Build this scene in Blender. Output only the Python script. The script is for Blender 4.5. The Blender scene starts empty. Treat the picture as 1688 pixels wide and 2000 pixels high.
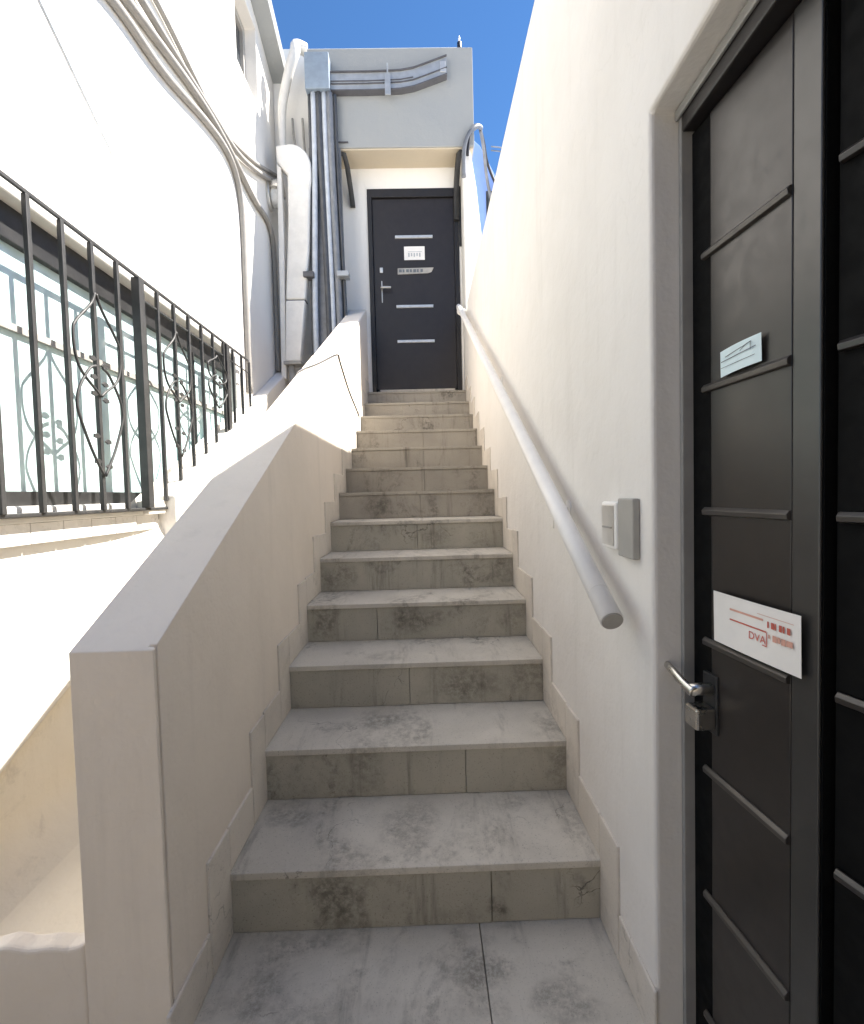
import bpy, bmesh, math, random
from mathutils import Vector, Matrix
random.seed(7)
S = bpy.context.scene
COL = S.collection
rad = math.radians

# ------------------------------------------------------------------ camera
CAM_Z = 1.16
YAW, PITCH, ROLL, FPX = .01571514, .03821356, .02579866, 903.96
F = Vector((math.sin(YAW)*math.cos(PITCH), math.cos(YAW)*math.cos(PITCH), -math.sin(PITCH)))
R0 = Vector((math.cos(YAW), -math.sin(YAW), 0)); U0 = R0.cross(F)
RR = R0*math.cos(ROLL) - U0*math.sin(ROLL); UU = R0*math.sin(ROLL) + U0*math.cos(ROLL)
cam = bpy.data.cameras.new('camera'); co = bpy.data.objects.new('camera', cam); COL.objects.link(co)
co.matrix_world = Matrix(((RR.x, UU.x, -F.x, 0), (RR.y, UU.y, -F.y, 0), (RR.z, UU.z, -F.z, CAM_Z), (0, 0, 0, 1)))
cam.sensor_fit = 'HORIZONTAL'; cam.sensor_width = 36; cam.lens = 36*FPX/1688
cam.clip_start = .02; cam.clip_end = 3000
S.camera = co
# ------------------------------------------------------------------ sky, sun, exposure
SUN = Vector((1, .33, 1.48)).normalized()
w = bpy.data.worlds.new('World'); S.world = w; w.use_nodes = True
nt = w.node_tree; bg = nt.nodes['Background']
sky = nt.nodes.new('ShaderNodeTexSky'); sky.sky_type = 'NISHITA'; sky.sun_disc = False
sky.sun_elevation = math.asin(SUN.z); sky.sun_rotation = math.atan2(SUN.x, SUN.y)
sky.altitude = 200; sky.air_density = 1.0; sky.dust_density = 0; sky.ozone_density = 6
hs = nt.nodes.new('ShaderNodeHueSaturation'); hs.inputs['Saturation'].default_value = 1.12
nt.links.new(sky.outputs[0], hs.inputs['Color']); nt.links.new(hs.outputs[0], bg.inputs[0]); bg.inputs[1].default_value = .060
sl = bpy.data.lights.new('sun', 'SUN'); sl.energy = 5.0; sl.angle = rad(.53); sl.color = (1, .94, .855)
so = bpy.data.objects.new('sun', sl); COL.objects.link(so); so.location = (8, 3, 14)
so.rotation_euler = (-SUN).to_track_quat('-Z', 'Y').to_euler()
S.view_settings.view_transform = 'Standard'; S.view_settings.look = 'None'
S.view_settings.gamma = 1; S.view_settings.use_curve_mapping = False
S.view_settings.exposure = 1.76
S.render.engine = 'CYCLES'
S.cycles.max_bounces = 8; S.cycles.diffuse_bounces = 6; S.cycles.glossy_bounces = 4

# ------------------------------------------------------------------ materials
def newmat(name):
    m = bpy.data.materials.new(name); m.use_nodes = True
    n = m.node_tree; b = n.nodes['Principled BSDF']
    return m, n, b
def nd(n, t, **kw):
    o = n.nodes.new(t)
    for k, v in kw.items(): setattr(o, k, v)
    return o
def pos(n, scale=(1, 1, 1), loc=(0, 0, 0)):
    g = nd(n, 'ShaderNodeNewGeometry'); mp = nd(n, 'ShaderNodeMapping')
    mp.inputs['Scale'].default_value = scale; mp.inputs['Location'].default_value = loc
    n.links.new(g.outputs['Position'], mp.inputs[0]); return mp.outputs[0]
def noise(n, vec, scale, detail=4, rough=.55, dist=0):
    t = nd(n, 'ShaderNodeTexNoise'); n.links.new(vec, t.inputs['Vector'])
    t.inputs['Scale'].default_value = scale; t.inputs['Detail'].default_value = detail
    t.inputs['Roughness'].default_value = rough; t.inputs['Distortion'].default_value = dist
    return t.outputs['Fac']
def ramp(n, fac, a, b, ca=0., cb=1.):
    r = nd(n, 'ShaderNodeMapRange'); n.links.new(fac, r.inputs[0])
    r.interpolation_type = 'SMOOTHSTEP'
    for i, v in enumerate((a, b, ca, cb)): r.inputs[i+1].default_value = v
    return r.outputs[0]
def mix(n, fac, a, b, mode='MIX'):
    m = nd(n, 'ShaderNodeMix', data_type='RGBA', blend_type=mode)
    for sock, v in ((0, fac), (6, a), (7, b)):
        if hasattr(v, 'is_linked') or isinstance(v, bpy.types.NodeSocket): n.links.new(v, m.inputs[sock])
        elif sock == 0: m.inputs[0].default_value = v
        else: m.inputs[sock].default_value = (*v, 1) if len(v) == 3 else v
    return m.outputs[2]
def math_(n, op, a, b):
    m = nd(n, 'ShaderNodeMath', operation=op)
    for i, v in enumerate((a, b)):
        if isinstance(v, bpy.types.NodeSocket): n.links.new(v, m.inputs[i])
        else: m.inputs[i].default_value = v
    return m.outputs[0]
def bump(n, b, h, strength, dist):
    bp = nd(n, 'ShaderNodeBump'); bp.inputs['Strength'].default_value = strength
    bp.inputs['Distance'].default_value = dist; n.links.new(h, bp.inputs['Height'])
    n.links.new(bp.outputs[0], b.inputs['Normal'])

def plaster(name, col, dirt=.10, dirtcol=(.45, .42, .37), rough=.85, b1=.42, stain=0.):
    m, n, b = newmat(name)
    p = pos(n)
    big = ramp(n, noise(n, p, 1.7, 5, .6), .35, .75)
    c = mix(n, math_(n, 'MULTIPLY', big, dirt), col, dirtcol)
    ps = pos(n, (9, 9, .7)); st = ramp(n, noise(n, ps, 1.6, 5, .6), .52, .8)
    c = mix(n, math_(n, 'MULTIPLY', st, dirt*.9), c, dirtcol)
    sp = ramp(n, noise(n, p, 90, 3, .6), .66, .78)
    c = mix(n, math_(n, 'MULTIPLY', sp, dirt*.6), c, dirtcol)
    if stain:
        sm = ramp(n, noise(n, pos(n, (1, 1, 1), (3, 1, 7)), 5, 7, .7, .6), .56, .72)
        c = mix(n, math_(n, 'MULTIPLY', sm, stain), c, (.22, .2, .17))
    wv = nd(n, 'ShaderNodeVectorMath', operation='ADD'); n.links.new(p, wv.inputs[0])
    q = nd(n, 'ShaderNodeTexNoise'); q.inputs['Scale'].default_value = 5; q.inputs['Detail'].default_value = 6; n.links.new(p, q.inputs['Vector'])
    qs = nd(n, 'ShaderNodeVectorMath', operation='SCALE'); qs.inputs['Scale'].default_value = .35
    n.links.new(q.outputs['Color'], qs.inputs[0]); n.links.new(qs.outputs[0], wv.inputs[1])
    vo = nd(n, 'ShaderNodeTexVoronoi', feature='DISTANCE_TO_EDGE'); vo.inputs['Scale'].default_value = 1.6; n.links.new(wv.outputs[0], vo.inputs['Vector'])
    hc = math_(n, 'MULTIPLY', ramp(n, vo.outputs['Distance'], .001, .005, 1, 0), ramp(n, noise(n, pos(n, (1, 1, 1), (5, 8, 1)), 1.4, 3), .56, .64))
    c = mix(n, math_(n, 'MULTIPLY', hc, .07), c, dirtcol)
    n.links.new(c, b.inputs['Base Color']); b.inputs['Roughness'].default_value = rough
    b.inputs['Specular IOR Level'].default_value = .3
    h = math_(n, 'ADD', math_(n, 'MULTIPLY', noise(n, p, 4, 5, .6), 2.6), math_(n, 'MULTIPLY', noise(n, p, 110, 4, .6), .16))
    bump(n, b, h, b1, .012)
    return m
def solid(name, col, rough=.5, metal=0., var=.15, spec=.5, bs=0.):
    m, n, b = newmat(name)
    p = pos(n); f = noise(n, p, 14, 5, .6)
    dk = tuple(c*(1-var) for c in col); lt = tuple(min(1, c*(1+var)) for c in col)
    n.links.new(mix(n, ramp(n, f, .3, .7), dk, lt), b.inputs['Base Color'])
    n.links.new(ramp(n, noise(n, p, 30, 4, .6), .3, .7, rough*.85, min(1, rough*1.15)), b.inputs['Roughness'])
    b.inputs['Metallic'].default_value = metal; b.inputs['Specular IOR Level'].default_value = spec
    if bs: bump(n, b, noise(n, p, 160, 3, .6), bs, .003)
    return m
# marks seen on single steps: centre, radii, strength
STAINS = [(.085, 1.085, 0, .065, .13, .02, .8), (.06, 1.17, 0, .05, .05, .02, .6), (.287, 1.0, 0, .09, .06, .02, .7), (-.43, 1.02, 0, .09, .10, .02, .6), (-.30, .99, 0, .12, .05, .02, .5),
    (-.275, 1.2, .08, .085, .03, .11, 1.0), (-.20, 1.2, .07, .05, .03, .11, .8), (.175, 1.2, .035, .045, .03, .045, 1.0), (.405, 1.2, .09, .03, .03, .03, .6),
    (-.44, 1.42, .169, .10, .07, .02, .65), (-.086, 1.37, .169, .12, .12, .02, .62), (.27, 1.44, .169, .08, .03, .02, .6), (.40, 1.33, .169, .07, .09, .02, .5),
    (-.206, 1.494, .26, .07, .03, .12, .55), (.419, 1.494, .26, .05, .03, .10, .6), (-.187, 1.66, .338, .10, .08, .02, .75), (-.35, 1.63, .338, .10, .06, .02, .55), (.42, 1.58, .338, .07, .07, .02, .6),
    (.14, 1.784, .41, .16, .03, .09, .75), (.39, 1.784, .43, .10, .03, .09, .6), (-.18, 1.85, .507, .09, .06, .02, .6), (-.06, 2.074, .60, .17, .03, .07, .9), (-.46, 2.074, .6, .07, .03, .1, .8), (.39, 2.074, .58, .09, .03, .08, .6),
    (-.45, 2.364, .75, .10, .03, .09, .7), (.39, 2.364, .77, .09, .03, .09, .7), (.08, 2.654, .92, .12, .03, .08, .55), (-.32, 2.944, 1.10, .12, .03, .08, .8), (.05, 2.944, 1.11, .06, .03, .08, .6), (.35, 2.944, 1.1, .1, .03, .08, .5)]
def stains(n):
    acc = None
    wob = nd(n, 'ShaderNodeTexNoise'); wob.inputs['Scale'].default_value = 10; wob.inputs['Detail'].default_value = 5
    g = nd(n, 'ShaderNodeNewGeometry'); n.links.new(g.outputs['Position'], wob.inputs['Vector'])
    sc = nd(n, 'ShaderNodeVectorMath', operation='MULTIPLY_ADD'); n.links.new(wob.outputs['Color'], sc.inputs[0])
    sc.inputs[1].default_value = (.22, .16, .12); n.links.new(g.outputs['Position'], sc.inputs[2])
    for x, y, z, rx, ry, rz, k in STAINS:
        a = nd(n, 'ShaderNodeVectorMath', operation='SUBTRACT'); n.links.new(sc.outputs[0], a.inputs[0]); a.inputs[1].default_value = (x+.11, y+.08, z+.06)
        b = nd(n, 'ShaderNodeVectorMath', operation='MULTIPLY'); n.links.new(a.outputs[0], b.inputs[0]); b.inputs[1].default_value = (1/rx, 1/max(ry, .06), 1/max(rz, .05))
        l = nd(n, 'ShaderNodeVectorMath', operation='LENGTH'); n.links.new(b.outputs[0], l.inputs[0])
        v = ramp(n, l.outputs['Value'], .25, 1.2, k, 0)
        acc = v if acc is None else math_(n, 'MAXIMUM', acc, v)
    grit = ramp(n, noise(n, g.outputs['Position'], 45, 7, .78), .34, .62, .12, 1)
    return math_(n, 'MULTIPLY', acc, grit)
def stone(name, base, dark, k=1., seed=0., riser=False, marks=False):
    m, n, b = newmat(name)
    p = pos(n, (1, 1, 1), (seed, seed*.7, 0))
    c = mix(n, ramp(n, noise(n, p, 2.2, 6, .62, .4), .3, .72), tuple(x*1.06 for x in base), tuple(x*.84 for x in base))
    # cloudy dark wear patches
    patch = ramp(n, noise(n, pos(n, (1.5, 1.0, 1), (seed+4, 2, 1)), 2.6, 7, .68, .8), .50, .68)
    gr = ramp(n, noise(n, p, 42, 5, .7), .36, .62)
    c = mix(n, math_(n, 'MULTIPLY', math_(n, 'MULTIPLY', patch, gr), .62*k), c, dark)
    # vertical / running streaks
    st = ramp(n, noise(n, pos(n, (7, 1.2, .8), (seed, 0, 3)), 1.5, 6, .65, .3), .52, .72)
    st2 = ramp(n, noise(n, pos(n, (40, 6, 3)), 1.4, 4, .6), .35, .7)
    c = mix(n, math_(n, 'MULTIPLY', math_(n, 'MULTIPLY', st, st2), (.66 if riser else .55)*k), c, dark)
    # hairline cracks, only where a mask lets them through
    wv = nd(n, 'ShaderNodeVectorMath', operation='ADD'); n.links.new(p, wv.inputs[0])
    nz = nd(n, 'ShaderNodeTexNoise'); nz.inputs['Scale'].default_value = 7; nz.inputs['Detail'].default_value = 6; n.links.new(p, nz.inputs['Vector'])
    sc = nd(n, 'ShaderNodeVectorMath', operation='SCALE'); sc.inputs['Scale'].default_value = .32
    n.links.new(nz.outputs['Color'], sc.inputs[0]); n.links.new(sc.outputs[0], wv.inputs[1])
    vo = nd(n, 'ShaderNodeTexVoronoi', feature='DISTANCE_TO_EDGE'); vo.inputs['Scale'].default_value = 3.1
    n.links.new(wv.outputs[0], vo.inputs['Vector'])
    cr = ramp(n, vo.outputs['Distance'], .002, .009, 1, 0)
    cm = ramp(n, noise(n, pos(n, (1, 1, 1), (seed, 9, 2)), 2.1, 4, .6), .56, .66)
    c = mix(n, math_(n, 'MULTIPLY', math_(n, 'MULTIPLY', cr, cm), .6*k), c, tuple(x*.6 for x in dark))
    if marks: c = mix(n, math_(n, 'MULTIPLY', stains(n), .78), c, dark)
    # speckle and grit
    sp = ramp(n, noise(n, p, 210, 2, .7), .60, .72)
    c = mix(n, math_(n, 'MULTIPLY', sp, .48), c, dark)
    wsp = ramp(n, noise(n, pos(n, (1, 1, 1), (8, 3, 5)), 150, 2, .7), .64, .74)
    c = mix(n, math_(n, 'MULTIPLY', wsp, .25), c, tuple(min(1, x*1.35) for x in base))
    n.links.new(c, b.inputs['Base Color'])
    n.links.new(ramp(n, noise(n, p, 8, 4, .6), .3, .7, .68, .9), b.inputs['Roughness'])
    h = math_(n, 'ADD', math_(n, 'MULTIPLY', noise(n, p, 200, 3, .6), .25), math_(n, 'MULTIPLY', cr, -.6))
    bump(n, b, h, .35, .004)
    return m

M = {}
M['white'] = plaster('white plaster', (.80, .775, .735), .10)
M['white_right'] = plaster('warm white plaster', (.80, .775, .74), .16)
M['cheek'] = plaster('grey white plaster', (.72, .69, .65), .2, stain=.0)
M['parapet'] = plaster('parapet plaster', (.83, .755, .665), .22, (.50, .46, .40))
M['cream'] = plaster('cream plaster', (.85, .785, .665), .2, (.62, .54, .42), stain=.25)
M['facade'] = plaster('facade plaster', (.85, .83, .79), .06)
M['canopy'] = plaster('grey render', (.32, .335, .34), .1)
M['soffit'] = plaster('tan soffit', (.55, .47, .35), .25)
M['blue'] = plaster('sky tinted plaster', (.24, .37, .74), .1, (.2, .28, .5))  # white wall in shade, the sky's blue tint mixed into its colour
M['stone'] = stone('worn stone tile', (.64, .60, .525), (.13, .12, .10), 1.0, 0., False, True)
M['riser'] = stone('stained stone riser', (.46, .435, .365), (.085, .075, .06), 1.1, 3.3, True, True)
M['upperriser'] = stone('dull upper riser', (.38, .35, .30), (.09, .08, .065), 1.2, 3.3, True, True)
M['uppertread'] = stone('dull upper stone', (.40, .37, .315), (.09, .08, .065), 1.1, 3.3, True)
M['skirt'] = stone('stone skirting', (.70, .65, .58), (.34, .31, .27), .7, 6.1)
M['concrete'] = stone('concrete', (.36, .34, .31), (.15, .14, .12), .8, 9.)
M['ground'] = stone('ground', (.33, .31, .28), (.15, .14, .12), .8, 12.)
M['blackmetal'] = solid('black metal', (.022, .022, .023), .45, 0, .2)
M['grille'] = solid('grille paint', (.036, .036, .037), .55, 0, .2)
M['door'] = solid('dark brown door', (.022, .018, .017), .42, 0, .12)
M['doorframe'] = solid('dark door frame', (.016, .014, .014), .45, 0, .12)
M['leaf'] = solid('near door panel', (.0195, .0160, .0145), .34, 0, .08, .6)
M['leafblack'] = solid('near door stile', (.005, .005, .005), .7, 0, .1, .1)
M['leafstile'] = solid('near door grey stile', (.03, .029, .028), .33, 0, .1, .7)
M['barmetal'] = solid('dark bronze strip', (.085, .078, .072), .38, .5, .12)
M['framegrey'] = solid('grey frame', (.30, .295, .285), .4, 0, .08)
M['chrome'] = solid('brushed steel', (.62, .60, .56), .28, 1, .08)
M['steel'] = solid('dull steel', (.70, .68, .64), .35, .6, .08)
M['whitepaint'] = solid('white gloss paint', (.90, .885, .86), .4, 0, .03)
M['pvc'] = solid('white pvc', (.76, .74, .70), .45, 0, .05)
M['conduit'] = solid('grey conduit', (.30, .285, .265), .75, 0, .06)
M['pipegrey'] = solid('grey pipe', (.20, .21, .23), .45, 0, .15)
M['pipedark'] = solid('dark pipe', (.07, .073, .08), .45, 0, .15)
M['pipelight'] = solid('light pipe', (.50, .54, .60), .4, 0, .1)
M['duct'] = solid('blue grey duct', (.27, .33, .40), .45, .2, .08)
M['trunk'] = solid('galvanised trunking', (.40, .42, .44), .4, .4, .1)
M['trunkdark'] = solid('dark trunking edge', (.10, .10, .11), .5, 0, .1)
M['cable'] = solid('black cable', (.02, .02, .025), .5)
M['cablegrey'] = solid('grey cable', (.17, .18, .20), .5)
M['capgrey'] = solid('grey cap', (.36, .345, .32), .5)
M['plategrey'] = solid('pale grey plate', (.37, .36, .335), .5, 0, .04)
M['paper'] = solid('paper', (.80, .78, .75), .7, 0, .03)
M['paperblue'] = solid('pale blue paper', (.66, .80, .84), .6, 0, .05)
M['redink'] = solid('red ink', (.50, .11, .08), .7)
M['palered'] = solid('faded red ink', (.62, .34, .27), .7)
M['greyink'] = solid('grey ink', (.12, .14, .16), .7)
M['paleink'] = solid('faded ink', (.42, .44, .46), .7)
M['lampglass'] = solid('lamp glass', (.78, .77, .74), .2)
M['tilewhite'] = solid('white glazed tile', (.74, .71, .68), .3, 0, .06)
M['darkroom'] = solid('dark interior', (.02, .02, .02), .9)
def glassmat(name, col, rough):
    m, n, b = newmat(name); p = pos(n, (1, 1, .35))
    n.links.new(mix(n, ramp(n, noise(n, p, 1.3, 3, .5), .3, .7), col, tuple(min(1, x*1.06) for x in col)), b.inputs['Base Color'])
    b.inputs['Roughness'].default_value = rough; b.inputs['Specular IOR Level'].default_value = .6
    b.inputs['Coat Weight'].default_value = .6; b.inputs['Coat Roughness'].default_value = .03
    return m
M['frost'] = glassmat('pale curtained glass', (.56, .72, .73), .4)
M['darkglass'] = glassmat('dark glass', (.06, .07, .08), .08)

# ------------------------------------------------------------------ mesh helpers
def link(name, me, mat, parent=None):
    o = bpy.data.objects.new(name, me); COL.objects.link(o)
    if mat: me.materials.append(M[mat])
    if parent is not None: o.parent = parent
    return o
class MB:
    def __init__(s): s.bm = bmesh.new()
    def box(s, x0, x1, y0, y1, z0, z1, mtx=None):
        v = [s.bm.verts.new((x, y, z)) for x in (x0, x1) for y in (y0, y1) for z in (z0, z1)]
        for f in ((0, 1, 3, 2), (4, 6, 7, 5), (0, 4, 5, 1), (2, 3, 7, 6), (0, 2, 6, 4), (1, 5, 7, 3)):
            s.bm.faces.new([v[i] for i in f])
        if mtx is not None:
            for q in v: q.co = mtx @ q.co
        return s
    def prism(s, prof, axis, a, b, mtx=None):
        """prof: 2-D outline, extruded along axis ('x': prof=(y,z), 'y': prof=(x,z), 'z': prof=(x,y))"""
        def P(u, v, w):
            return {'x': (w, u, v), 'y': (u, w, v), 'z': (u, v, w)}[axis]
        A = [s.bm.verts.new(P(u, v, a)) for u, v in prof]; B = [s.bm.verts.new(P(u, v, b)) for u, v in prof]
        n = len(prof); s.bm.faces.new(A); s.bm.faces.new(B[::-1])
        for i in range(n): s.bm.faces.new((A[i], B[i], B[(i+1) % n], A[(i+1) % n]))
        if mtx is not None:
            for q in A+B: q.co = mtx @ q.co
        return s
    def tube(s, pts, r, n=12, smooth=4, cap=True, flat=1.):
        pts = [Vector(p) for p in pts]
        if smooth and len(pts) > 2:
            out = []
            for i in range(len(pts)-1):
                p0 = pts[max(i-1, 0)]; p1 = pts[i]; p2 = pts[i+1]; p3 = pts[min(i+2, len(pts)-1)]
                for k in range(smooth):
                    t = k/smooth
                    out.append(.5*((2*p1)+(p2-p0)*t+(2*p0-5*p1+4*p2-p3)*t*t+(3*p1-p0-3*p2+p3)*t**3))
            out.append(pts[-1]); pts = out
        rings = []; up = None
        for i, p in enumerate(pts):
            t = (pts[min(i+1, len(pts)-1)]-pts[max(i-1, 0)]).normalized()
            if up is None: up = Vector((0, 0, 1)) if abs(t.z) < .9 else Vector((0, 1, 0))
            sd = t.cross(up).normalized(); up = sd.cross(t).normalized()
            rr = r(i/(len(pts)-1)) if callable(r) else r
            rings.append([s.bm.verts.new(p+rr*(sd*math.cos(a)*flat+up*math.sin(a))) for a in [2*math.pi*k/n for k in range(n)]])
        for A, B in zip(rings, rings[1:]):
            for k in range(n):
                f = s.bm.faces.new((A[k], A[(k+1) % n], B[(k+1) % n], B[k])); f.smooth = True
        if cap: s.bm.faces.new(rings[0][::-1]); s.bm.faces.new(rings[-1])
        return s
    def holes(s, axis, u, v, gone, w0, w1):
        """slab between w0 and w1 cut into the grid u x v; cells for which gone(uc, vc) is true are left open"""
        vs = {}
        def V(i, j, k):
            if (i, j, k) not in vs:
                w_ = (w0, w1)[k]
                vs[i, j, k] = s.bm.verts.new({'x': (w_, u[i], v[j]), 'y': (u[i], w_, v[j])}[axis])
            return vs[i, j, k]
        solid_ = {(i, j) for i in range(len(u)-1) for j in range(len(v)-1) if not gone((u[i]+u[i+1])/2, (v[j]+v[j+1])/2)}
        for i, j in solid_:
            for k in (0, 1): s.bm.faces.new([V(i, j, k), V(i+1, j, k), V(i+1, j+1, k), V(i, j+1, k)])
            for (di, dj, a, b) in ((-1, 0, (i, j), (i, j+1)), (1, 0, (i+1, j), (i+1, j+1)), (0, -1, (i, j), (i+1, j)), (0, 1, (i, j+1), (i+1, j+1))):
                if (i+di, j+dj) not in solid_: s.bm.faces.new([V(*a, 0), V(*a, 1), V(*b, 1), V(*b, 0)])
        return s
    def build(s, name, mat, parent=None, bevel=0, seg=2):
        bmesh.ops.recalc_face_normals(s.bm, faces=s.bm.faces)
        me = bpy.data.meshes.new(name); s.bm.to_mesh(me); s.bm.free()
        o = link(name, me, mat, parent)
        if bevel:
            m = o.modifiers.new('bevel', 'BEVEL'); m.width = bevel; m.segments = seg; m.limit_method = 'ANGLE'; m.angle_limit = rad(40)
            m.harden_normals = False
        return o
def tag(o, label=None, cat=None, group=None, kind=None):
    if label: o['label'] = label
    if cat: o['category'] = cat
    if group: o['group'] = group
    if kind: o['kind'] = kind
    return o
def empty(name, loc=(0, 0, 0)):
    # thing roots stay at the world origin of their parts' coordinates; their base is marked by the location
    o = bpy.data.objects.new(name, None); COL.objects.link(o); o.empty_display_size = .1
    o.location = loc
    return o
def settle(root):
    """keep children where they are in the world although the root stands at its own base"""
    bpy.context.view_layer.update()
    inv = Matrix.Translation(-root.location)
    for c in root.children: c.matrix_parent_inverse = inv
    return root

XL, XR = -.547, .453               # the faces of the stair channel
N1, TR, RI = 1.204, .29, .169      # first nosing, going, rise
NS = 13
ny = lambda i: N1+(i-1)*TR
nz_ = lambda i: i*RI
YD = 4.858                          # face of the upper house at the door
HX = -1.42                          # face of the left house
RT = 2.97                           # top of the wall on the right

# ------------------------------------------------------------------ ground
tag(MB().box(-400, 400, -400, 400, -.6, -.03).build('ground', 'ground'), kind='structure')
pv = empty('pavement'); tag(pv, kind='structure')
jx = .118
MB().box(XL+.002, jx-.0012, .10, N1+.005, -.025, 0).build('paving_tile', 'stone', pv, .002)
MB().box(jx+.0012, XR+.0, .10, N1+.005, -.025, .0).build('paving_tile', 'stone', pv, .002)
MB().box(XL+.002, jx-.0012, -.6, .0975, -.025, 0).build('paving_tile', 'stone', pv, .002)
MB().box(jx+.0012, XR+.0, -.6, .0975, -.025, .0).build('paving_tile', 'stone', pv, .002)
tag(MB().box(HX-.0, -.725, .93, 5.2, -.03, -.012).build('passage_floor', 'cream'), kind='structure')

# ------------------------------------------------------------------ staircase
st = empty('staircase', (-.047, N1, 0))
tag(st, 'straight flight of worn grey stone steps climbing between white walls to the far door', 'staircase')
prof = [(N1+.014, -.02)]
for i in range(1, NS+1):
    prof += [(ny(i)+.014, nz_(i)-.022)] if i == 1 else [(ny(i)+.014, nz_(i-1)-.022), (ny(i)+.014, nz_(i)-.022)]
prof += [(YD-.002, nz_(NS)-.022), (YD-.002, -.02)]
MB().prism(prof, 'x', XL+.001, XR-.001).build('core', 'concrete', st)
riser_joint = {1: (.70,), 3: (.47,), 4: (.32,), 5: (), 6: (.50,), 7: (.52,), 2: (.66,)}
for i in range(1, NS+1):
    y1 = ny(i)+TR+.012 if i < NS else YD-.003
    k = random.uniform(-.0008, .0008)
    tj = {6: .53, 7: .5, 9: .44, 11: .6}.get(i)
    xs = [XL+.001] + ([XL+tj] if tj else []) + [XR-.001]
    for a, b in zip(xs, xs[1:]):
        dz = random.uniform(-.0015, .0015) if tj else 0
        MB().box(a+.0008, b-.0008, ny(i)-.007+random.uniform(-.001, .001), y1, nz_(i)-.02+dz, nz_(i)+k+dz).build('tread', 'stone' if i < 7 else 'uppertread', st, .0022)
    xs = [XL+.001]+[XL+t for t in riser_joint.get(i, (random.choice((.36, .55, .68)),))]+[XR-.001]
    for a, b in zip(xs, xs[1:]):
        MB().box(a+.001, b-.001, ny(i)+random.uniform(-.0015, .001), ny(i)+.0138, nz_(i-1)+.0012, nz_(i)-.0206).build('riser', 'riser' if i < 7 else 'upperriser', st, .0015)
# stepped skirting, one tile on each going and one against each riser, both sides
SK = .12
for sx in (0, 1):
    xa, xb = ((XL-.002, XL+.007), (XR-.007, XR+.002))[sx]
    for i in range(0, NS):
        a = ny(i) if i else (.20 if sx == 0 else .905)
        if sx == 0 and i == 0: a = .90
        e1 = random.uniform(-.006, .006)
        MB().box(xa, xb, a+.001, ny(i+1)-SK-.001, nz_(i)+.0015, nz_(i)+SK+e1).build('skirting_tile', 'skirt', st, .004)
        MB().box(xa, xb, ny(i+1)-SK+random.uniform(-.004, .004), ny(i+1)-.001, nz_(i)+.0015, nz_(i+1)+SK+random.uniform(-.006, .006)).build('skirting_tile', 'skirt', st, .003)
    MB().box(xa, xb, ny(NS)+.001, YD-.012, nz_(NS)+.0015, nz_(NS)+SK).build('skirting_tile', 'skirt', st, .003)
settle(st)

# ------------------------------------------------------------------ parapet on the left of the steps
PY0, PO = .919, -.715
ptop = lambda y: .864+.5635*(y-.919)
pp = empty('stair_parapet', (-.63, PY0, 0))
tag(pp, 'sloping white rendered parapet with blunt square end on the left side of the steps', 'parapet')
def parapet_piece(y0, y1, name, dx=0.):
    ys = [y0, y1]; bm = MB()
    if True:
        n = max(2, int((y1-y0)/.25)); pr = [(y0+(y1-y0)*k/n, ptop(y0+(y1-y0)*k/n)) for k in range(n+1)]
        bm.prism([(y0, -.02)]+pr+[(y1, -.02)], 'x', PO-dx, XL+dx)
    return bm.build(name, 'parapet', pp, .011, 3)
# the lower section carries a narrow open joint next to its front arris
bm = MB()
plan = [(PO, PY0), (XL, PY0), (XL, PY0+.008), (XL-.014, PY0+.0085), (XL-.014, PY0+.0135), (XL, PY0+.014), (XL, 2.0), (XL, 3.105), (PO, 3.105), (PO, 2.0)]
bm.prism(plan, 'z', -.02, 5)
for v in bm.bm.verts:
    if v.co.z > 4: v.co.z = ptop(v.co.y)
bm.build('lower_section', 'parapet', pp, .013, 4)
MB().box(XL-.0135, XL-.006, PY0+.0085, PY0+.0142, .5, ptop(PY0)-.004).build('joint_filler', 'concrete', pp)
MB().box(XL-.016, XL-.007, PY0+.006, PY0+.017, ptop(PY0)-.03, ptop(PY0)+.0035).build('joint_filler', 'parapet', pp, .002)
parapet_piece(3.109, YD-.004, 'upper_section', .002)
settle(pp)

# low wall closing the passage beside the parapet
bm = MB()
n = 60; xs = [HX+.002+(PO-.003-HX-.002)*k/n for k in range(n+1)]
bm.prism([(xs[0], -.02)]+[(x, .247+.005*math.sin(k*.31)+.003*math.sin(k*.83+1)+.014*(k/n)**5) for k, x in enumerate(xs)]+[(xs[-1], -.02)], 'y', PY0+.004, PY0+.045)
tag(bm.build('low_wall', 'parapet', None, .008, 3), 'knee-high rendered wall with an uneven rim closing the gap left of the parapet end', 'wall')

cl = lambda y: .375+.5225*(y-1.413)          # the line of the lip, climbing with the steps
prf = [(.0008, .34), (.004, .25), (.014, .17), (.032, .10), (.056, .045), (.078, .012), (.090, -.012), (.092, -.032), (.084, -.052), (.066, -.064), (.046, -.068), (.0008, -.068)]
ldg = MB(); rows = []
for y in (.97, 2.0, 3.0, 4.4):
    rows.append([ldg.bm.verts.new((HX+u, y, cl(y)+v)) for u, v in prf])
for A, B in zip(rows, rows[1:]):
    for k in range(len(prf)-1):
        f = ldg.bm.faces.new((A[k], A[(k+1) % len(prf)], B[(k+1) % len(prf)], B[k])); f.smooth = k < len(prf)-1
ldg.bm.faces.new(rows[0]); ldg.bm.faces.new(rows[-1][::-1])
tag(ldg.build('flared_ledge', 'white'), 'white rounded ledge flaring out of the left house wall above the cream panel', 'ledge')
cv = [(-.011, 0)]
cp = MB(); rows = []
arc = [(.05+.16-.16*math.sin(a), -.0125+.16-.16*math.cos(a)) for a in [math.pi/2*k/16 for k in range(17)]]
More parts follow.
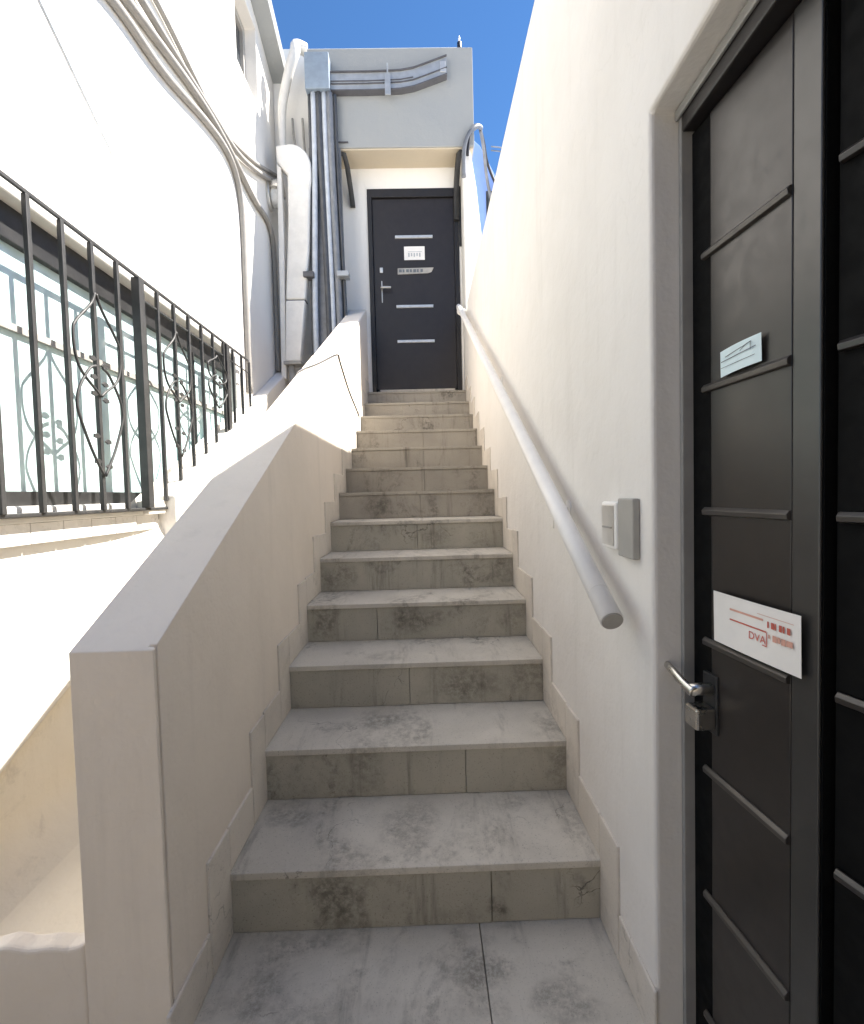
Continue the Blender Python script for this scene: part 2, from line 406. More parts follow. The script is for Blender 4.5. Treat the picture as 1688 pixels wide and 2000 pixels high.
for y in (.97, 2.0, 3.0, 4.4):
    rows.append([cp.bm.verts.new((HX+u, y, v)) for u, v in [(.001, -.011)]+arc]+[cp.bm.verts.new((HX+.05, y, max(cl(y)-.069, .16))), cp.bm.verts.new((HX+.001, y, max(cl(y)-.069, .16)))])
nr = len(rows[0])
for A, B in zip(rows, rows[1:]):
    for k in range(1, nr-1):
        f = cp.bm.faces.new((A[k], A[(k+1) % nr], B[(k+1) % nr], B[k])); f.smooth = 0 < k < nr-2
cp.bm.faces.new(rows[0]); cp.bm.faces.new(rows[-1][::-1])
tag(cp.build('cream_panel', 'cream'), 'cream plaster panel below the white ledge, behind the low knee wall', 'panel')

# ------------------------------------------------------------------ house on the right: wall along the steps and the near dark double door
rh = empty('right_house', (XR+.2, 2.4, 0))
tag(rh, 'tall warm white wall on the right of the steps with a dark double door', 'house')
DH = 1.885
MB().holes('x', [-3.0, .06, .912, YD-.004], [-.02, DH, RT], lambda y, z: .06 < y < .912 and z < DH, XR, XR+.26).build('wall', 'white_right', rh, .009, 3)
MB().box(XR+.262, XR+3.4, -3, 8.5, -.02, RT-.25).build('house_body', 'white_right', rh)
fr = MB().box(.507, .57, .900, .9105, .0, DH-.004).build('door_frame', 'framegrey', rh, .002)
MB().box(.507, .575, .062, .899, DH-.05, DH-.003).build('frame_head', 'doorframe', rh, .004)
MB().box(.500, .5065, .062, .9105, DH-.022, DH-.003).build('frame_trim', 'framegrey', rh, .002)
MB().box(XR-.004, .60, .062, .908, -.02, .012).build('threshold', 'stone', rh, .002)
BARZ = (1.585, 1.342, 1.115, .869, .621, .373, .13)
def leaf(org, ang, s0, s1, strips, bars, name, barmat='barmetal'):
    """a door leaf standing on a line through org turned by ang; s runs along it towards the viewer, d out of it"""
    c, s_ = math.cos(rad(ang)), math.sin(rad(ang))
    mt = Matrix(((-c, s_, 0, org[0]), (-s_, -c, 0, org[1]), (0, 0, 1, 0), (0, 0, 0, 1)))    # local x = out, local y = along
    root = MB().box(-.035, 0, s0, s1, .018, DH-.052, mt).build(name, 'leafblack', rh, .0015)
    for a, b, d0, d1, mat, nm in strips:
        MB().box(d0, d1, a, b, .02, DH-.055, mt).build(nm, mat, root, .002)
    for z in BARZ:
        a, b = bars
        pr = [(0, z-.008), (.007, z-.006), (.008, z+.002), (.003, z+.0075), (0, z+.008)]
        MB().prism([(u, v) for u, v in pr], 'y', a, b, mt @ Matrix.Translation((.0032, 0, 0))).build('bar', barmat, root, .001)
    return root, mt
l1, MT1 = leaf((.532, .85), 4, -.053, .225, ((.004, .177, .0, .0035, 'leaf', 'panel'), (.179, .224, .0, .005, 'leafstile', 'stile')), (-.012, .176), 'door_leaf')
l2, MT2 = leaf((.563, .608), 14, -.012, .50, ((.03, .47, .0, .0025, 'leafblack', 'panel'),), (-.006, .45), 'door_leaf', 'leaf')
# lever handle on the far edge of the first leaf
hb = MB(); hb.box(.0, .008, -.015, .024, .700, .812, MT1).build('handle_plate', 'blackmetal', l1, .003)
hb = MB(); hb.tube([MT1 @ Vector((.005, .008, .785)), MT1 @ Vector((.05, .008, .785))], .011, 12, 0)
hb.tube([MT1 @ Vector(p) for p in ((.046, .016, .782), (.05, -.01, .79), (.05, -.045, .802), (.046, -.075, .806))], lambda t: .0105-.003*t, 12, 4, True, .8)
hb.build('handle', 'chrome', l1)
hb = MB(); hb.box(.008, .045, -.014, .022, .712, .752, MT1).build('lock_case', 'chrome', l1, .004)
settle(rh)

def sheet(name, mt, a, b, z0, z1, mat, tilt=0., bow=.003, off=.006, nseg=6):
    """a sheet of paper taped to a leaf: local x out, y along, slightly bowed, 0.6 mm thick"""
    bm = bmesh.new(); rows = []
    for k in range(nseg+1):
        t = k/nseg; y = a+(b-a)*t; d = off+bow*math.sin(t*math.pi)
        rows.append([bm.verts.new(mt @ Vector((d+e, y, z+tilt*(t-.5)))) for z, e in ((z0, 0), (z1, .001)) for _ in (0,)])
    for A, B in zip(rows, rows[1:]): bm.faces.new((A[0], B[0], B[1], A[1]))
    bmesh.ops.recalc_face_normals(bm, faces=bm.faces)
    me = bpy.data.meshes.new(name); bm.to_mesh(me); bm.free()
    o = link(name, me, mat); md = o.modifiers.new('thick', 'SOLIDIFY'); md.thickness = .0006; md.offset = 0
    return o
def inks(name, parent, mt, rects, mat, off):
    """flat print: little bars (a, b, z0, z1, shear) just proud of the sheet"""
    bm = bmesh.new()
    for a, b, z0, z1, sh in rects:
        v = [bm.verts.new(mt @ Vector((off, y, z))) for y, z in ((a, z0), (b, z0+sh), (b, z1+sh), (a, z1))]
        bm.faces.new(v)
    me = bpy.data.meshes.new(name); bm.to_mesh(me); bm.free()
    return link(name, me, mat, parent)
def lettering(name, text, parent, mtx, size, mat):
    cu = bpy.data.curves.new(name, 'FONT'); cu.body = text; cu.size = size; cu.resolution_u = 3; cu.space_character = 1.0
    o = bpy.data.objects.new(name, cu); COL.objects.link(o); bpy.context.view_layer.update()
    me = bpy.data.meshes.new_from_object(o.evaluated_get(bpy.context.evaluated_depsgraph_get()))
    bpy.data.objects.remove(o); me.transform(mtx)
    return link(name, me, mat, parent)
# paper with red print above the fourth bar
MP = MT1
p2 = sheet('paper_notice', MP, .025, .205, .882, .973, 'paper', 0, .002, .013)
tag(p2, 'white paper notice with red print taped above the lower bar of the near dark door', 'notice')
inks('red_lines', p2, MP, [(.068, .140, .948, .9515, 0), (.128, .196, .957, .9578, 0)], 'palered', .0165)
inks('orange_line', p2, MP, [(.068, .146, .931, .9335, 0)], 'redink', .0165)
inks('red_blocks', p2, MP, [(.148+i*.0072, .148+i*.0072+wd, .940, .950, 0) for i, wd in enumerate((.003, .0062, .002, .0055, .003, .0058))], 'redink', .0166)
inks('red_blocks', p2, MP, [(.150, .153, .924, .930, 0), (.158, .166, .921, .931, 0), (.167, .1725, .922, .931, 0), (.174, .182, .921, .931, 0), (.183, .194, .922, .931, 0)], 'palered', .0166)
inks('red_frame', p2, MP, [(.146, .1475, .910, .932, 0), (.138, .1475, .909, .9105, 0)], 'redink', .0167)
# letters run along +local y as seen from the steps
Mt = MP @ Matrix(((0, 0, 1, .0168), (1, 0, 0, .110), (0, 1, 0, .9125), (0, 0, 0, 1)))
lettering('letters', 'DVA', p2, Mt, .0175, 'redink')
p1 = sheet('paper_notice', MP, .038, .128, 1.353, 1.397, 'paperblue', .004, .004, .009)
tag(p1, 'small pale blue paper slip tucked behind the second bar of the near dark door', 'notice')
inks('drawn_lines', p1, MP, [(.045, .120, 1.3645, 1.3655, .003), (.045, .122, 1.3745, 1.376, .006), (.055, .092, 1.381, 1.3825, .006), (.092, .112, 1.3865, 1.388, .004), (.110, .1115, 1.378, 1.391, 0), (.088, .104, 1.382, 1.383, .008)], 'greyink', .0142)

# ------------------------------------------------------------------ handrail
hr = empty('handrail', (.39, .965, .876))
tag(hr, 'round white painted handrail running up the right wall beside the steps', 'handrail')
A = Vector((.392, .968, .882)); B = Vector((.392, 4.40, 2.868)); dv = (B-A).normalized()
MB().tube([A, B, B+Vector((0, .10, .03)), B+Vector((.012, .16, .06))], .0245, 24, 6).build('rail', 'whitepaint', hr)
MB().tube([A-dv*.004, A+dv*.004], .0222, 24, 0).build('end_cap', 'capgrey', hr)
MB().tube([A+dv*.085, A+dv*.0865], .0249, 24, 0).build('collar', 'pvc', hr)
for t in (.55, 1.9, 3.2):
    P = A+dv*t
    b_ = MB().tube([P+Vector((0, 0, -.018)), P+Vector((.02, 0, -.045)), P+Vector((.063, 0, -.05))], .007, 8, 4).build('bracket', 'whitepaint', hr)
    MB().tube([P+Vector((.0565, 0, -.05)), P+Vector((.063, 0, -.05))], .024, 16, 0).build('rosette', 'whitepaint', b_)
MB().tube([B+Vector((.0, .085, .022)), B+Vector((.0, .15, .055)), B+Vector((.055, .17, .06))], .028, 16, 5).build('end_fitting', 'whitepaint', hr)
settle(hr)

# intercom box on the right wall
ic = empty('intercom', (XR, 1.05, 1.07))
tag(ic, 'small wall-mounted intercom with a clear cover on a grey plate beside the near dark door', 'intercom')
MB().box(XR-.016, XR-.0002, .965, 1.0415, 1.01, 1.14).build('back_plate', 'plategrey', ic, .003)
MB().box(XR-.020, XR-.0002, 1.0425, 1.128, 1.022, 1.132).build('housing', 'whitepaint', ic, .006, 3)
MB().box(XR-.0225, XR-.0202, 1.052, 1.120, 1.03, 1.124).build('cover', 'steel', ic, .001)
MB().box(XR-.0248, XR-.0227, 1.058, 1.112, 1.070, 1.074).build('cover_rib', 'capgrey', ic)
settle(ic)
tag(MB().box(XR-.003, XR-.0002, 1.615, 1.675, 1.03, 1.065).build('blanking_plate', 'white_right'), 'tiny blank wall plate behind the white handrail', 'wall plate')

# unseen house added behind the viewer, its overhang sized to shade the fronts
oh = empty('shading_house', (0, -2.4, 0)); tag(oh, 'plain tan unseen house added behind the viewer to shade the step fronts', 'house')
MB().box(-9, 5, -6, -2.4, -.03, 3.7).build('wall', 'soffit', oh, .02)
MB().box(-9.1, 5.1, -6.1, -2.05, 3.705, 3.82).build('shading_slab', 'white', oh, .01)
settle(oh)

# ------------------------------------------------------------------ house on the left
lh = empty('left_house', (HX-.2, 2.2, 0))
tag(lh, 'bright sunlit white house wall on the left with grilled window and upper window', 'house')
WY0, WY1, WZ0, WZ1 = 1.02, 3.62, 1.155, 2.25
UY0, UY1, UZ0, UZ1 = 3.90, 4.39, 4.72, 5.42
rake = lambda y: 5.57-.404*(y-4.29)
us = [.93, WY0, WY1, UY0, UY1, 5.25]; vs = [-.03, WZ0, WZ1, UZ0, UZ1, 9.]
bm = MB().holes('x', us, vs, lambda y, z: (WY0 < y < WY1 and WZ0 < z < WZ1) or (UY0 < y < UY1 and UZ0 < z < UZ1), HX-.30, HX)
for v in bm.bm.verts:
    if v.co.z > 8.5: v.co.z = rake(v.co.y)
bm.build('wall', 'white', lh, .008, 2)
MB().box(HX-4.5, HX-.302, .93, 5.25, -.03, 5.0).build('house_body', 'white', lh)
MB().prism([(.93, rake(.93)+.002), (5.27, rake(5.27)+.002), (5.27, rake(5.27)+.16), (.93, rake(.93)+.16)], 'x', HX-.6, HX+.15).build('eave', 'canopy', lh, .006)
# window: frame, mullions, panes
wn = MB().holes('x', [WY0, WY0+.05, 1.50-.015, 1.50+.015, 2.54-.03, 2.54+.03, 3.08-.010, 3.08+.010, WY1-.02, WY1], [WZ0, WZ0+.055, WZ1-.13, WZ1-.002],
    lambda y, z: WZ0+.055 < z < WZ1-.13 and (WY0+.05 < y < 1.485 or 1.515 < y < 2.51 or 2.57 < y < 3.07 or 3.09 < y < WY1-.02), HX-.115, HX-.06).build('window', 'blackmetal', lh, .003)
for a, b in ((WY0+.05, 1.485), (1.515, 2.51), (2.57, 3.07), (3.09, WY1-.02)):
    MB().box(HX-.10, HX-.088, a, b, WZ0+.055, WZ1-.13).build('pane', 'frost', wn)
    MB().box(HX-.087, HX-.072, a+.001, b-.001, 1.80, 1.826).build('glazing_bar', 'capgrey', wn)
MB().box(HX-.30, HX-.13, WY0, WY1, WZ0, WZ1).build('inner_room', 'darkroom', wn)
uw = MB().holes('x', [UY0, UY0+.05, 4.13, 4.17, UY1-.05, UY1], [UZ0, UZ0+.06, UZ1-.06, UZ1], lambda y, z: UZ0+.06 < z < UZ1-.06 and (UY0+.05 < y < 4.13 or 4.17 < y < UY1-.05), HX-.16, HX-.10).build('window', 'capgrey', lh, .003)
for a, b in ((UY0+.05, 4.13), (4.17, UY1-.05)): MB().box(HX-.14, HX-.13, a, b, UZ0+.06, UZ1-.06).build('pane', 'darkglass', uw)
# ledge under the window, faced with small tiles
lg = MB().box(HX+.0, HX+.020, .94, 2.46, 1.022, 1.095).build('window_ledge', 'concrete', lh)
y = 2.404; k = 0
while y > 1.1:
    MB().box(HX+.0205, HX+.028, y-.1475, y, 1.020, 1.094+random.uniform(-.001, .001)).build('ledge_tile', 'tilewhite', lg, .0015)
    y -= .1505; k += 1
MB().prism([(HX+.0205, 2.406), (HX+.028, 2.406), (HX+.0, 2.56), (HX+.0, 2.47)], 'z', 1.021, 1.094).build('ledge_end', 'tilewhite', lg, .001)
MB().box(HX, HX+.036, .94, 2.30, 1.0955, 1.116).build('sill', 'white', lh, .003)
MB().box(HX+.0, HX+.06, 2.302, 2.46, 1.0955, 1.165).build('end_block', 'white', lh, .006)
# sloping plinth that climbs with the steps
MB().prism([(2.461, .9), (2.461, 1.19), (5.2, 1.19+.56*2.74), (5.2, .9)], 'x', HX+.001, HX+.11).build('sloping_plinth', 'white', lh, .01, 3)
settle(lh)

# ------------------------------------------------------------------ window grille
gr = empty('window_grille', (-1.32, 1.9, 1.12))
tag(gr, 'dark wrought iron window grille with vertical bars and leaf ornaments on the left house', 'grille')
GX = -1.355; GT = 2.236; SP = .1577; G0 = 1.664
MB().box(GX-.006, GX+.006, .98, 3.70, GT, GT+.016).build('top_rail', 'grille', gr, .003)
MB().box(GX-.064, GX+.002, .98, 2.52, 1.117, 1.131).build('bottom_rail', 'grille', gr, .003)
zb = lambda y: 1.131 if y < 2.30 else (1.164 if y < 2.46 else 1.19+.56*(y-2.461))
for k in range(-4, 14):
    y = G0+k*SP+random.uniform(-.003, .003)
    if k == 4: continue
    wd = .0092 if k < 9 else .008
    MB().box(GX-.009, GX+.009, y-wd, y+wd, zb(y)-.002, GT).build('bar', 'grille', gr, .003)
MB().box(GX-.02, GX+.02, 2.272, 2.315, 1.131, GT-.001).build('post', 'grille', gr, .003)
MB().box(GX-.02, GX+.02, 3.255, 3.305, zb(3.28)-.002, GT-.001).build('post', 'grille', gr, .003)
MB().box(GX-.004, GX+.004, 2.32, 3.69, 2.143, 2.153).build('upper_rail', 'grille', gr, .002)
def orn(yc, z0, z1):
    H = z1-z0
    for s in (-1, 1):
        q = lambda u, v: (GX+.011, yc+s*u, z0+H*v)
        MB().tube([q(.004, 1.0), q(.03, .93), q(.118, .80), q(.138, .74), q(.132, .62), q(.10, .54), q(.03, .47), q(.004, .44)], .0056, 8, 5).build('scroll', 'grille', gr)
        MB().tube([q(.02, .60), q(.06, .57), q(.118, .46), q(.136, .38), q(.128, .31), q(.07, .14), q(.004, 0)], .0056, 8, 5).build('scroll', 'grille', gr)
    for vz in (.62, .52, .43, .20, .06):
        for s in (-1, 1):
            zc = z0+H*vz+(.012 if s < 0 else -.006)
            pr = [(yc+s*.012, zc), (yc+s*.028, zc+.012), (yc+s*.05, zc+.008), (yc+s*.052, zc-.006), (yc+s*.03, zc-.010)]
            MB().prism(pr, 'x', GX+.006, GX+.013).build('leaf', 'grille', gr, .001)
orn(G0+2*SP, 1.273, 2.03); orn(G0+6*SP, 1.407, 2.09); orn(G0+9.2*SP, 1.77, 2.11)
settle(gr)

# ------------------------------------------------------------------ conduits and a drawn shadow line on the left house
CG = 'conduits running along the left house wall'
def conduit(pts, r, label, mat='conduit', x=HX+.02):
    tag(MB().tube([(x, y, z) for y, z in pts], r, 10, 6).build('conduit', mat), label, 'conduit', CG)
conduit([(1.2, 3.20), (1.9, 3.40), (2.297, 3.515), (2.7, 3.56), (3.223, 3.70), (3.52, 3.745), (3.70, 3.70), (3.80, 3.56), (3.835, 3.3), (3.83, 2.7), (3.83, 2.02)], .024,
        'grey conduit on the left house that turns down first, nearest the window grille')
conduit([(1.2, 3.36), (1.9, 3.51), (2.4, 3.625), (3.1, 3.765), (3.55, 3.785), (4.1, 3.735), (4.42, 3.75), (4.56, 3.68), (4.61, 3.5), (4.61, 3.0), (4.60, 2.4)], .024,
        'grey conduit on the left house that runs furthest before turning down past the wall lamp', 'conduit', HX+.025)
conduit([(1.4, 3.80), (2.0, 3.88), (2.681, 3.905), (3.196, 3.85), (3.505, 3.85), (4.1, 4.06), (4.6, 4.30), (4.98, 4.49)], .016,
        'thin grey conduit on the left house rising towards the white duct, uppermost of the bundle')
conduit([(1.4, 3.62), (2.2, 3.72), (2.8, 3.765), (3.3, 3.815), (3.7, 3.855), (4.1, 3.99), (4.6, 4.22), (4.98, 4.41)], .021,
        'thicker grey conduit on the left house rising to the white duct under the thin one', 'conduit', HX+.03)
tag(MB().tube([(HX+.004, y, z) for y, z in ((1.5, 3.36), (1.86, 3.08), (2.193, 2.83), (2.42, 2.655), (2.62, 2.46))], lambda t: .0042-.0022*t, 6, 4).build('thin_line', 'pipelight'),  # strip modelled where a cable's shadow crosses the wall
    'hair-thin strip drawing a cable shadow that slants down the plain left house wall above the window grille', 'cable')
# wall lamp
wl = empty('wall_lamp', (HX, 4.63, 4.08)); tag(wl, 'oval bulkhead wall lamp with metal hood on the left house near the white duct', 'lamp')
el = [(4.60+.10*math.cos(a), 4.08+.145*math.sin(a)) for a in [2*math.pi*k/24 for k in range(24)]]
MB().prism(el, 'x', HX+.0005, HX+.03).build('base', 'steel', wl, .006)
MB().prism([(4.60+.078*math.cos(a), 4.055+.095*math.sin(a)) for a in [2*math.pi*k/24 for k in range(24)]], 'x', HX+.031, HX+.115).build('glass', 'lampglass', wl, .02, 3)
MB().prism([(4.60+.10*math.cos(a), 4.10+.12*math.sin(a)) for a in [math.pi*k/14 for k in range(15)]], 'x', HX+.031, HX+.135).build('hood', 'chrome', wl, .008)
settle(wl)

# ------------------------------------------------------------------ upper house at the head of the steps
uh = empty('upper_house', (-.04, YD, 2.2))
tag(uh, 'white house heading the steps with dark entrance door under a projecting grey box', 'house')
DX0, DX1, DZ0, DZ1 = -.505, .425, 2.198, 4.285
YB, BX0, BX1, BZ0, BZ1 = 4.59, -1.005, .572, 4.497, 5.43
MB().holes('y', [HX+.002, DX0, DX1, .452], [-.03, DZ0, DZ1, 5.68], lambda x, z: DX0 < x < DX1 and DZ0 < z < DZ1, YD, YD+.25).build('wall', 'facade', uh, .004)
MB().box(HX-.4, .452, YD+.252, 9, 1.0, 5.68).build('house_body', 'facade', uh)
MB().box(BX0, BX1, YB, YD-.0005, BZ0+.012, BZ1).build('canopy_box', 'canopy', uh, .006)
MB().box(BX0+.01, BX1-.012, YB+.012, YD-.001, BZ0-.004, BZ0+.0115).build('soffit_board', 'soffit', uh, .002)
dfm = MB().holes('y', [DX0, DX0+.045, DX1-.045, DX1], [DZ0, DZ1-.085, DZ1], lambda x, z: DX0+.045 < x < DX1-.045 and z < DZ1-.085, YD-.012, YD+.10).build('door_frame', 'doorframe', uh, .003)
MB().box(DX0+.075, DX1-.075, YD-.005, YD+.1, DZ0, DZ0+.058).build('threshold', 'stone', uh, .003)
dl = MB().box(DX0+.047, DX1-.047, YD+.012, YD+.06, DZ0+.06, DZ1-.087).build('door_leaf', 'door', uh, .003)
for x0, x1, z in ((-.231, .155, 3.812), (-.236, .146, 3.108), (-.236, .150, 2.751)):
    MB().prism([(YD+.012, z-.017), (YD+.002, z-.013), (YD+.002, z+.013), (YD+.012, z+.017)], 'x', x0, x1).build('bar', 'steel', dl, .002)
MB().box(-.385, -.375, YD+.004, YD+.0118, 3.15, 3.37).build('handle_plate', 'steel', dl, .002)
MB().tube([(-.38, YD+.004, 3.285), (-.38, YD-.035, 3.285), (-.36, YD-.04, 3.285), (-.285, YD-.038, 3.285)], .011, 10, 4).build('handle', 'steel', dl)
MB().box(-.398, -.364, YD+.001, YD+.0118, 3.45, 3.505).build('lock_cylinder', 'steel', dl, .005)
npl = MB().prism([(-.214, 3.432), (.10, 3.440), (.135, 3.452), (.158, 3.497), (-.212, 3.494)], 'y', YD+.003, YD+.0118).build('name_plate', 'capgrey', dl, .002)
# canopy arms
for nm, pts in (('canopy_arm', [(-.735, YB+.03, 4.478), (-.69, YB+.035, 4.472), (-.672, YB+.10, 4.40), (-.650, YD-.03, 4.14), (-.648, YD-.022, 4.10)]),
                ('canopy_arm', [(.452, YB+.03, 4.478), (.425, YB+.035, 4.455), (.412, YB+.10, 4.38), (.402, YD-.03, 4.18), (.402, YD-.022, 3.95)])):
    MB().tube(pts, .034, 4, 0).build(nm, 'blackmetal', uh, .003)
MB().box(.428, .451, YD-.014, YD-.0005, 3.70, 4.30).build('arm_plate', 'blackmetal', uh, .003)
# battered side pier right of the door
bm = MB()
bm.prism([(.454, 2.6), (.454, 4.60), (.49, 4.63), (.525, 4.56), (.585, 4.15), (.64, 3.55), (.665, 2.6)], 'y', YB+.02, YD+.2)
bm.build('side_pier', 'facade', uh, .02, 3)
settle(uh)
MN = Matrix(((-1, 0, 0, 0), (0, 1, 0, 0), (0, 0, 1, 0), (0, 0, 0, 1)))
MD = Matrix(((0, 1, 0, 0), (-1, 0, 0, YD+.012), (0, 0, 1, 0), (0, 0, 0, 1)))      # local x out of the far door, y = world x
inks('plate_marks', npl, MD, [(-.20+i*.037, -.20+i*.037+wd, 3.452, 3.482, 0) for i, wd in enumerate((.03, .02, .028, .022, .03, .018, .024))], 'greyink', .0098)
npl.children[0].matrix_parent_inverse = npl.matrix_world.inverted() if False else Matrix.Identity(4)
p3 = sheet('paper_notice', MD, -.142, .070, 3.575, 3.711, 'paper', 0, .002, .008)
tag(p3, 'small white paper notice stuck to the far entrance door between its upper bars', 'notice')
inks('print', p3, MD, [(-.10, .04, 3.655, 3.66, 0)]+[(-.10+i*.028, -.10+i*.028+.014, 3.605+.006*(i % 2), 3.645, 0) for i in range(5)], 'paleink', .0125)

# ------------------------------------------------------------------ service ducts on the upper house
tk = empty('cable_trunking', (-.8, YB, 5.1)); tag(tk, 'galvanised cable trunking across the projecting grey box with a curved upturned end', 'trunking')
MB().box(-1.008, -.782, YB-.13, YB-.001, 4.955, 5.285).build('junction_box', 'duct', tk, .006)
def strip(pl, w0, w1, d, mat, name):
    bm = MB(); up = [(x, z+w1) for x, z in pl]; lo = [(x, z+w0) for x, z in pl][::-1]
    return bm.prism(up+lo, 'y', YB-d, YB-.002).build(name, mat, tk)
cur = [(-.781, 5.08), (-.45, 5.08), (-.25, 5.085), (-.12, 5.09), (0, 5.11), (.12, 5.15), (.22, 5.185), (.32, 5.22)]
strip(cur, -.085, .075, .055, 'trunk', 'tray'); strip(cur, .0755, .085, .07, 'trunkdark', 'upper_lip'); strip(cur, -.03, -.022, .064, 'trunkdark', 'rib')
strip(cur, -.095, -.0855, .07, 'trunkdark', 'lower_lip'); strip(cur[:5], -.005, .004, .060, 'trunkdark', 'rib')
MB().box(-.27, -.215, YB-.085, YB-.071, 4.93, 5.12).build('hanger', 'trunk', tk, .003)
MB().box(-.25, -.235, YB-.085, YB-.071, 5.1201, 5.22).build('hanger', 'trunk', tk, .003)
MB().box(.255, .31, YB-.062, YB-.0555, 5.15, 5.25).build('end_plate', 'steel', tk, .003)
settle(tk)
PG = 'service pipes in the bundle left of the far door'
names = ['dark slim service pipe at the left edge of the bundle left of the far door', 'light service pipe second from left in the bundle by the far door', 'dark thick service pipe in the middle of the bundle left of the far door',
         'pale bluish service pipe right of the dark thick one in the bundle', 'grey wide service pipe near the right side of the bundle', 'thin dark service pipe at the right edge of the bundle left of the far door']
spec = [(-.985, .018, 'pipedark', -.04), (-.945, .026, 'pipelight', -.05), (-.895, .030, 'pipedark', .03), (-.845, .024, 'pipelight', .02), (-.795, .030, 'pipegrey', .03), (-.745, .017, 'pipedark', .035)]
for (x, r, mat, dx), nm in zip(spec, names):
    yy = YB-.055-.02*(r > .02)
    tag(MB().tube([(x, yy, 4.953), (x+dx*.1, yy, 4.4), (x+dx*.6, yy, 3.6), (x+dx, yy, 2.9), (x+dx, yy, 1.9)], r, 12, 5).build('service_pipe', mat), nm, 'pipe', PG)
tag(MB().box(-1.015, -.715, YB-.03, YB+.02, 1.9, 4.49).build('pipe_backing', 'pipegrey'), 'grey backing channel behind the bundle of service pipes left of the far door', 'channel')
for x0, x1, nm in ((-1.085, -.985, 'dark pipe clamp left of the service pipe bundle'), (-.765, -.655, 'light pipe clamp right of the service pipe bundle')):
    c = MB().box(x0, x1, YB-.145, YB-.045, 3.235, 3.285).build('pipe_clamp', 'trunkdark' if x0 < -1 else 'trunk', None, .004); tag(c, nm, 'clamp')
# white duct with rounded top
wd_ = empty('white_duct', (-1.12, 4.5, 2.4)); tag(wd_, 'white boxed duct with a rounded shoulder standing in the corner left of the service pipes', 'duct')
arc = [(-1.17+.185*math.sin(a), 4.27+.20*math.cos(a)) for a in [math.pi/2*k/8 for k in range(9)]]
MB().prism([(-1.262, 3.036), (-1.215, 3.75), (-1.205, 4.19), (-1.30, 4.31), (-1.305, 4.455)]+arc+[(-.985, 4.15), (-1.0, 4.05), (-1.03, 3.5), (-1.078, 3.036)], 'y', 4.47, 4.58).build('upper_duct', 'pvc', wd_, .018, 3)
MB().prism([(-1.287, 2.46), (-1.262, 3.028), (-1.080, 3.028), (-1.145, 2.46)], 'y', 4.47, 4.58).build('lower_duct', 'pvc', wd_, .012, 3)
MB().box(-1.255, -1.075, 4.48, 4.57, 3.0285, 3.0355).build('joint', 'trunkdark', wd_)
MB().box(-1.30, -1.135, 4.46, 4.59, 2.43, 2.459).build('foot_flange', 'capgrey', wd_, .003)
MB().tube([(-1.24, 4.52, 2.43), (-1.24, 4.52, 1.95)], .03, 12, 0).build('stub_pipe', 'capgrey', wd_)
MB().prism([(-1.335, 2.3), (-1.305, 4.305), (-1.265, 4.262), (-1.262, 3.6), (-1.29, 2.3)], 'y', 4.49, 4.56).build('side_leg', 'pvc', wd_, .008)
settle(wd_)
tag(MB().tube([(-1.30, 4.72, 4.40), (-1.30, 4.70, 4.75), (-1.27, 4.66, 5.0), (-1.19, 4.62, 5.25), (-1.13, 4.62, 5.42), (-1.12, 4.66, 5.52), (-1.05, 4.72, 5.54)], lambda t: .035+.02*t, 12, 6).build('rain_pipe', 'pvc'),
    'white bent rain pipe climbing to the roof edge above the white duct', 'pipe')
for k, pts in enumerate(([(-1.12, 4.80, 4.95), (-1.10, 4.78, 4.6), (-1.05, 4.76, 4.3), (-1.03, 4.76, 4.1)], [(-1.22, 4.80, 4.95), (-1.20, 4.78, 4.7), (-1.13, 4.77, 4.4), (-1.09, 4.77, 4.2)])):
    tag(MB().tube(pts, .012, 8, 6).build('wall_cable', 'capgrey'), ('grey cable drooping beside the service pipes, right one of the pair', 'grey cable drooping beside the service pipes, left one of the pair')[k], 'cable')
# small things
an = empty('roof_fitting', (.456, 4.66, 5.43)); tag(an, 'small black roof fitting with a white tip on the far house roof edge', 'roof fitting')
MB().tube([(.456, 4.66, 5.431), (.456, 4.66, 5.535)], .022, 12, 0).build('body', 'cable', an)
MB().tube([(.456, 4.66, 5.536), (.456, 4.66, 5.575), (.456, 4.66, 5.60)], lambda t: .012*(1-.7*t)+.001, 10, 0).build('tip', 'whitepaint', an)
settle(an)
tag(MB().box(-.75, -.64, YB-.02, YB-.006, 4.548, 4.556).build('flat_bracket', 'trunkdark'), 'tiny dark flat bracket on the lower edge of the grey box above the service pipes', 'bracket')

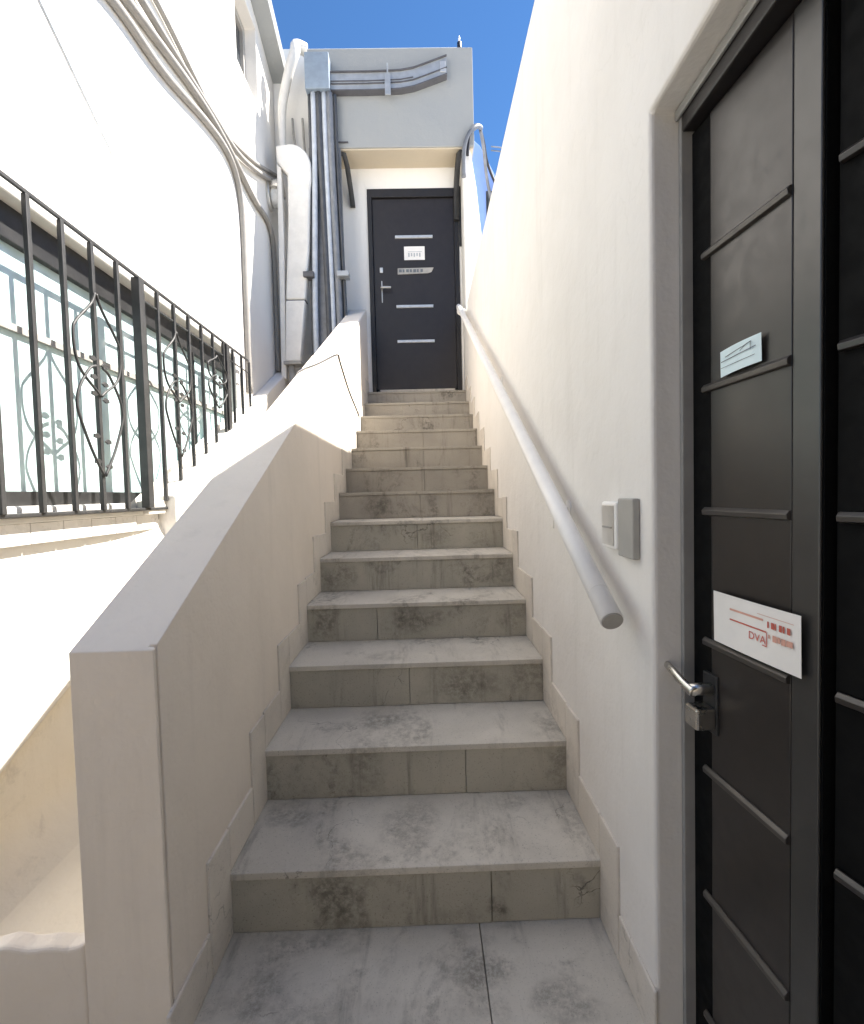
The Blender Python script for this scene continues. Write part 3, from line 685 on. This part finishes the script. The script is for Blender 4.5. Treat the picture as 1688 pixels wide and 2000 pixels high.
# house behind, blue of sky-lit shade put into its colour; cables over the pier
bh = empty('sky_tinted_house', (1.4, 5.3, 0)); tag(bh, 'house end tinted for blue sky-lit shade, with sloping top and dark window behind the right wall', 'house')
MB().prism([(.50, 2.0), (.50, 4.93), (.62, 4.97), (.70, 4.90), (.98, 4.35), (1.9, 4.1), (1.9, 2.0)], 'y', 5.12, 7.5).build('wall', 'blue', bh, .01)
bw = MB().box(.752, .95, 5.10, 5.1195, 3.95, 4.41).build('window', 'blackmetal', bh, .003)
MB().box(.765, .94, 5.096, 5.0995, 3.97, 4.395).build('pane', 'darkglass', bw)
settle(bh)
CB = 'cables looping over the pier right of the far door'
for k, (pts, r, lab) in enumerate((
    ([(.46, 4.56, 4.20), (.47, 4.55, 4.45), (.52, 4.56, 4.60), (.60, 4.6, 4.70), (.655, 4.7, 4.76)], .022, 'thick grey cable drooping over the near side of the pier right of the far door'),
    ([(.50, 4.56, 4.40), (.53, 4.56, 4.60), (.59, 4.6, 4.71), (.655, 4.7, 4.775)], .014, 'black cable arching just above the thick grey one on the pier'),
    ([(.64, 4.7, 4.77), (.70, 4.85, 4.74), (.76, 5.0, 4.62), (.88, 5.05, 4.38), (1.0, 5.07, 4.2)], .014, 'black cable falling along the sloping top of the sky-tinted house'),
    ([(.65, 4.7, 4.74), (.70, 4.85, 4.66), (.745, 5.0, 4.50), (.80, 5.05, 4.30), (.90, 5.07, 4.1)], .016, 'grey black cable falling lowest down the sky-tinted house'))):
    tag(MB().tube(pts, r, 8, 6).build('cable', ('cablegrey', 'cable', 'cable', 'cablegrey')[k]), lab, 'cable', CB)
for z, nm in ((4.80, 'upper of two thin wires leaving the sky-tinted house to the right'), (4.76, 'lower of two thin wires leaving the sky-tinted house to the right')):
    tag(MB().tube([(.80, 5.0, z), (1.0, 5.05, z+.01), (1.6, 5.2, z+.02)], .006, 6, 4).build('wire', 'cablegrey'), nm, 'wire')
# thin cable draped over the parapet
tag(MB().tube([(PO-.004, 2.70, 1.80), (PO+.002, 2.72, ptop(2.72)+.007), (-.63, 2.90, ptop(2.90)+.006), (XL-.004, 3.09, ptop(3.09)+.006), (XL+.005, 3.16, 2.06), (XL+.005, 3.5, 1.95), (XL+.005, 3.95, 1.86), (XL+.005, 4.0, 1.80), (XL+.005, 3.8, 1.68), (XL+.005, 3.55, 1.56)], .005, 6, 5).build('thin_line', 'cable'),
    'thin grey cable draped over the sunlit top of the parapet and down its inner face', 'cable')
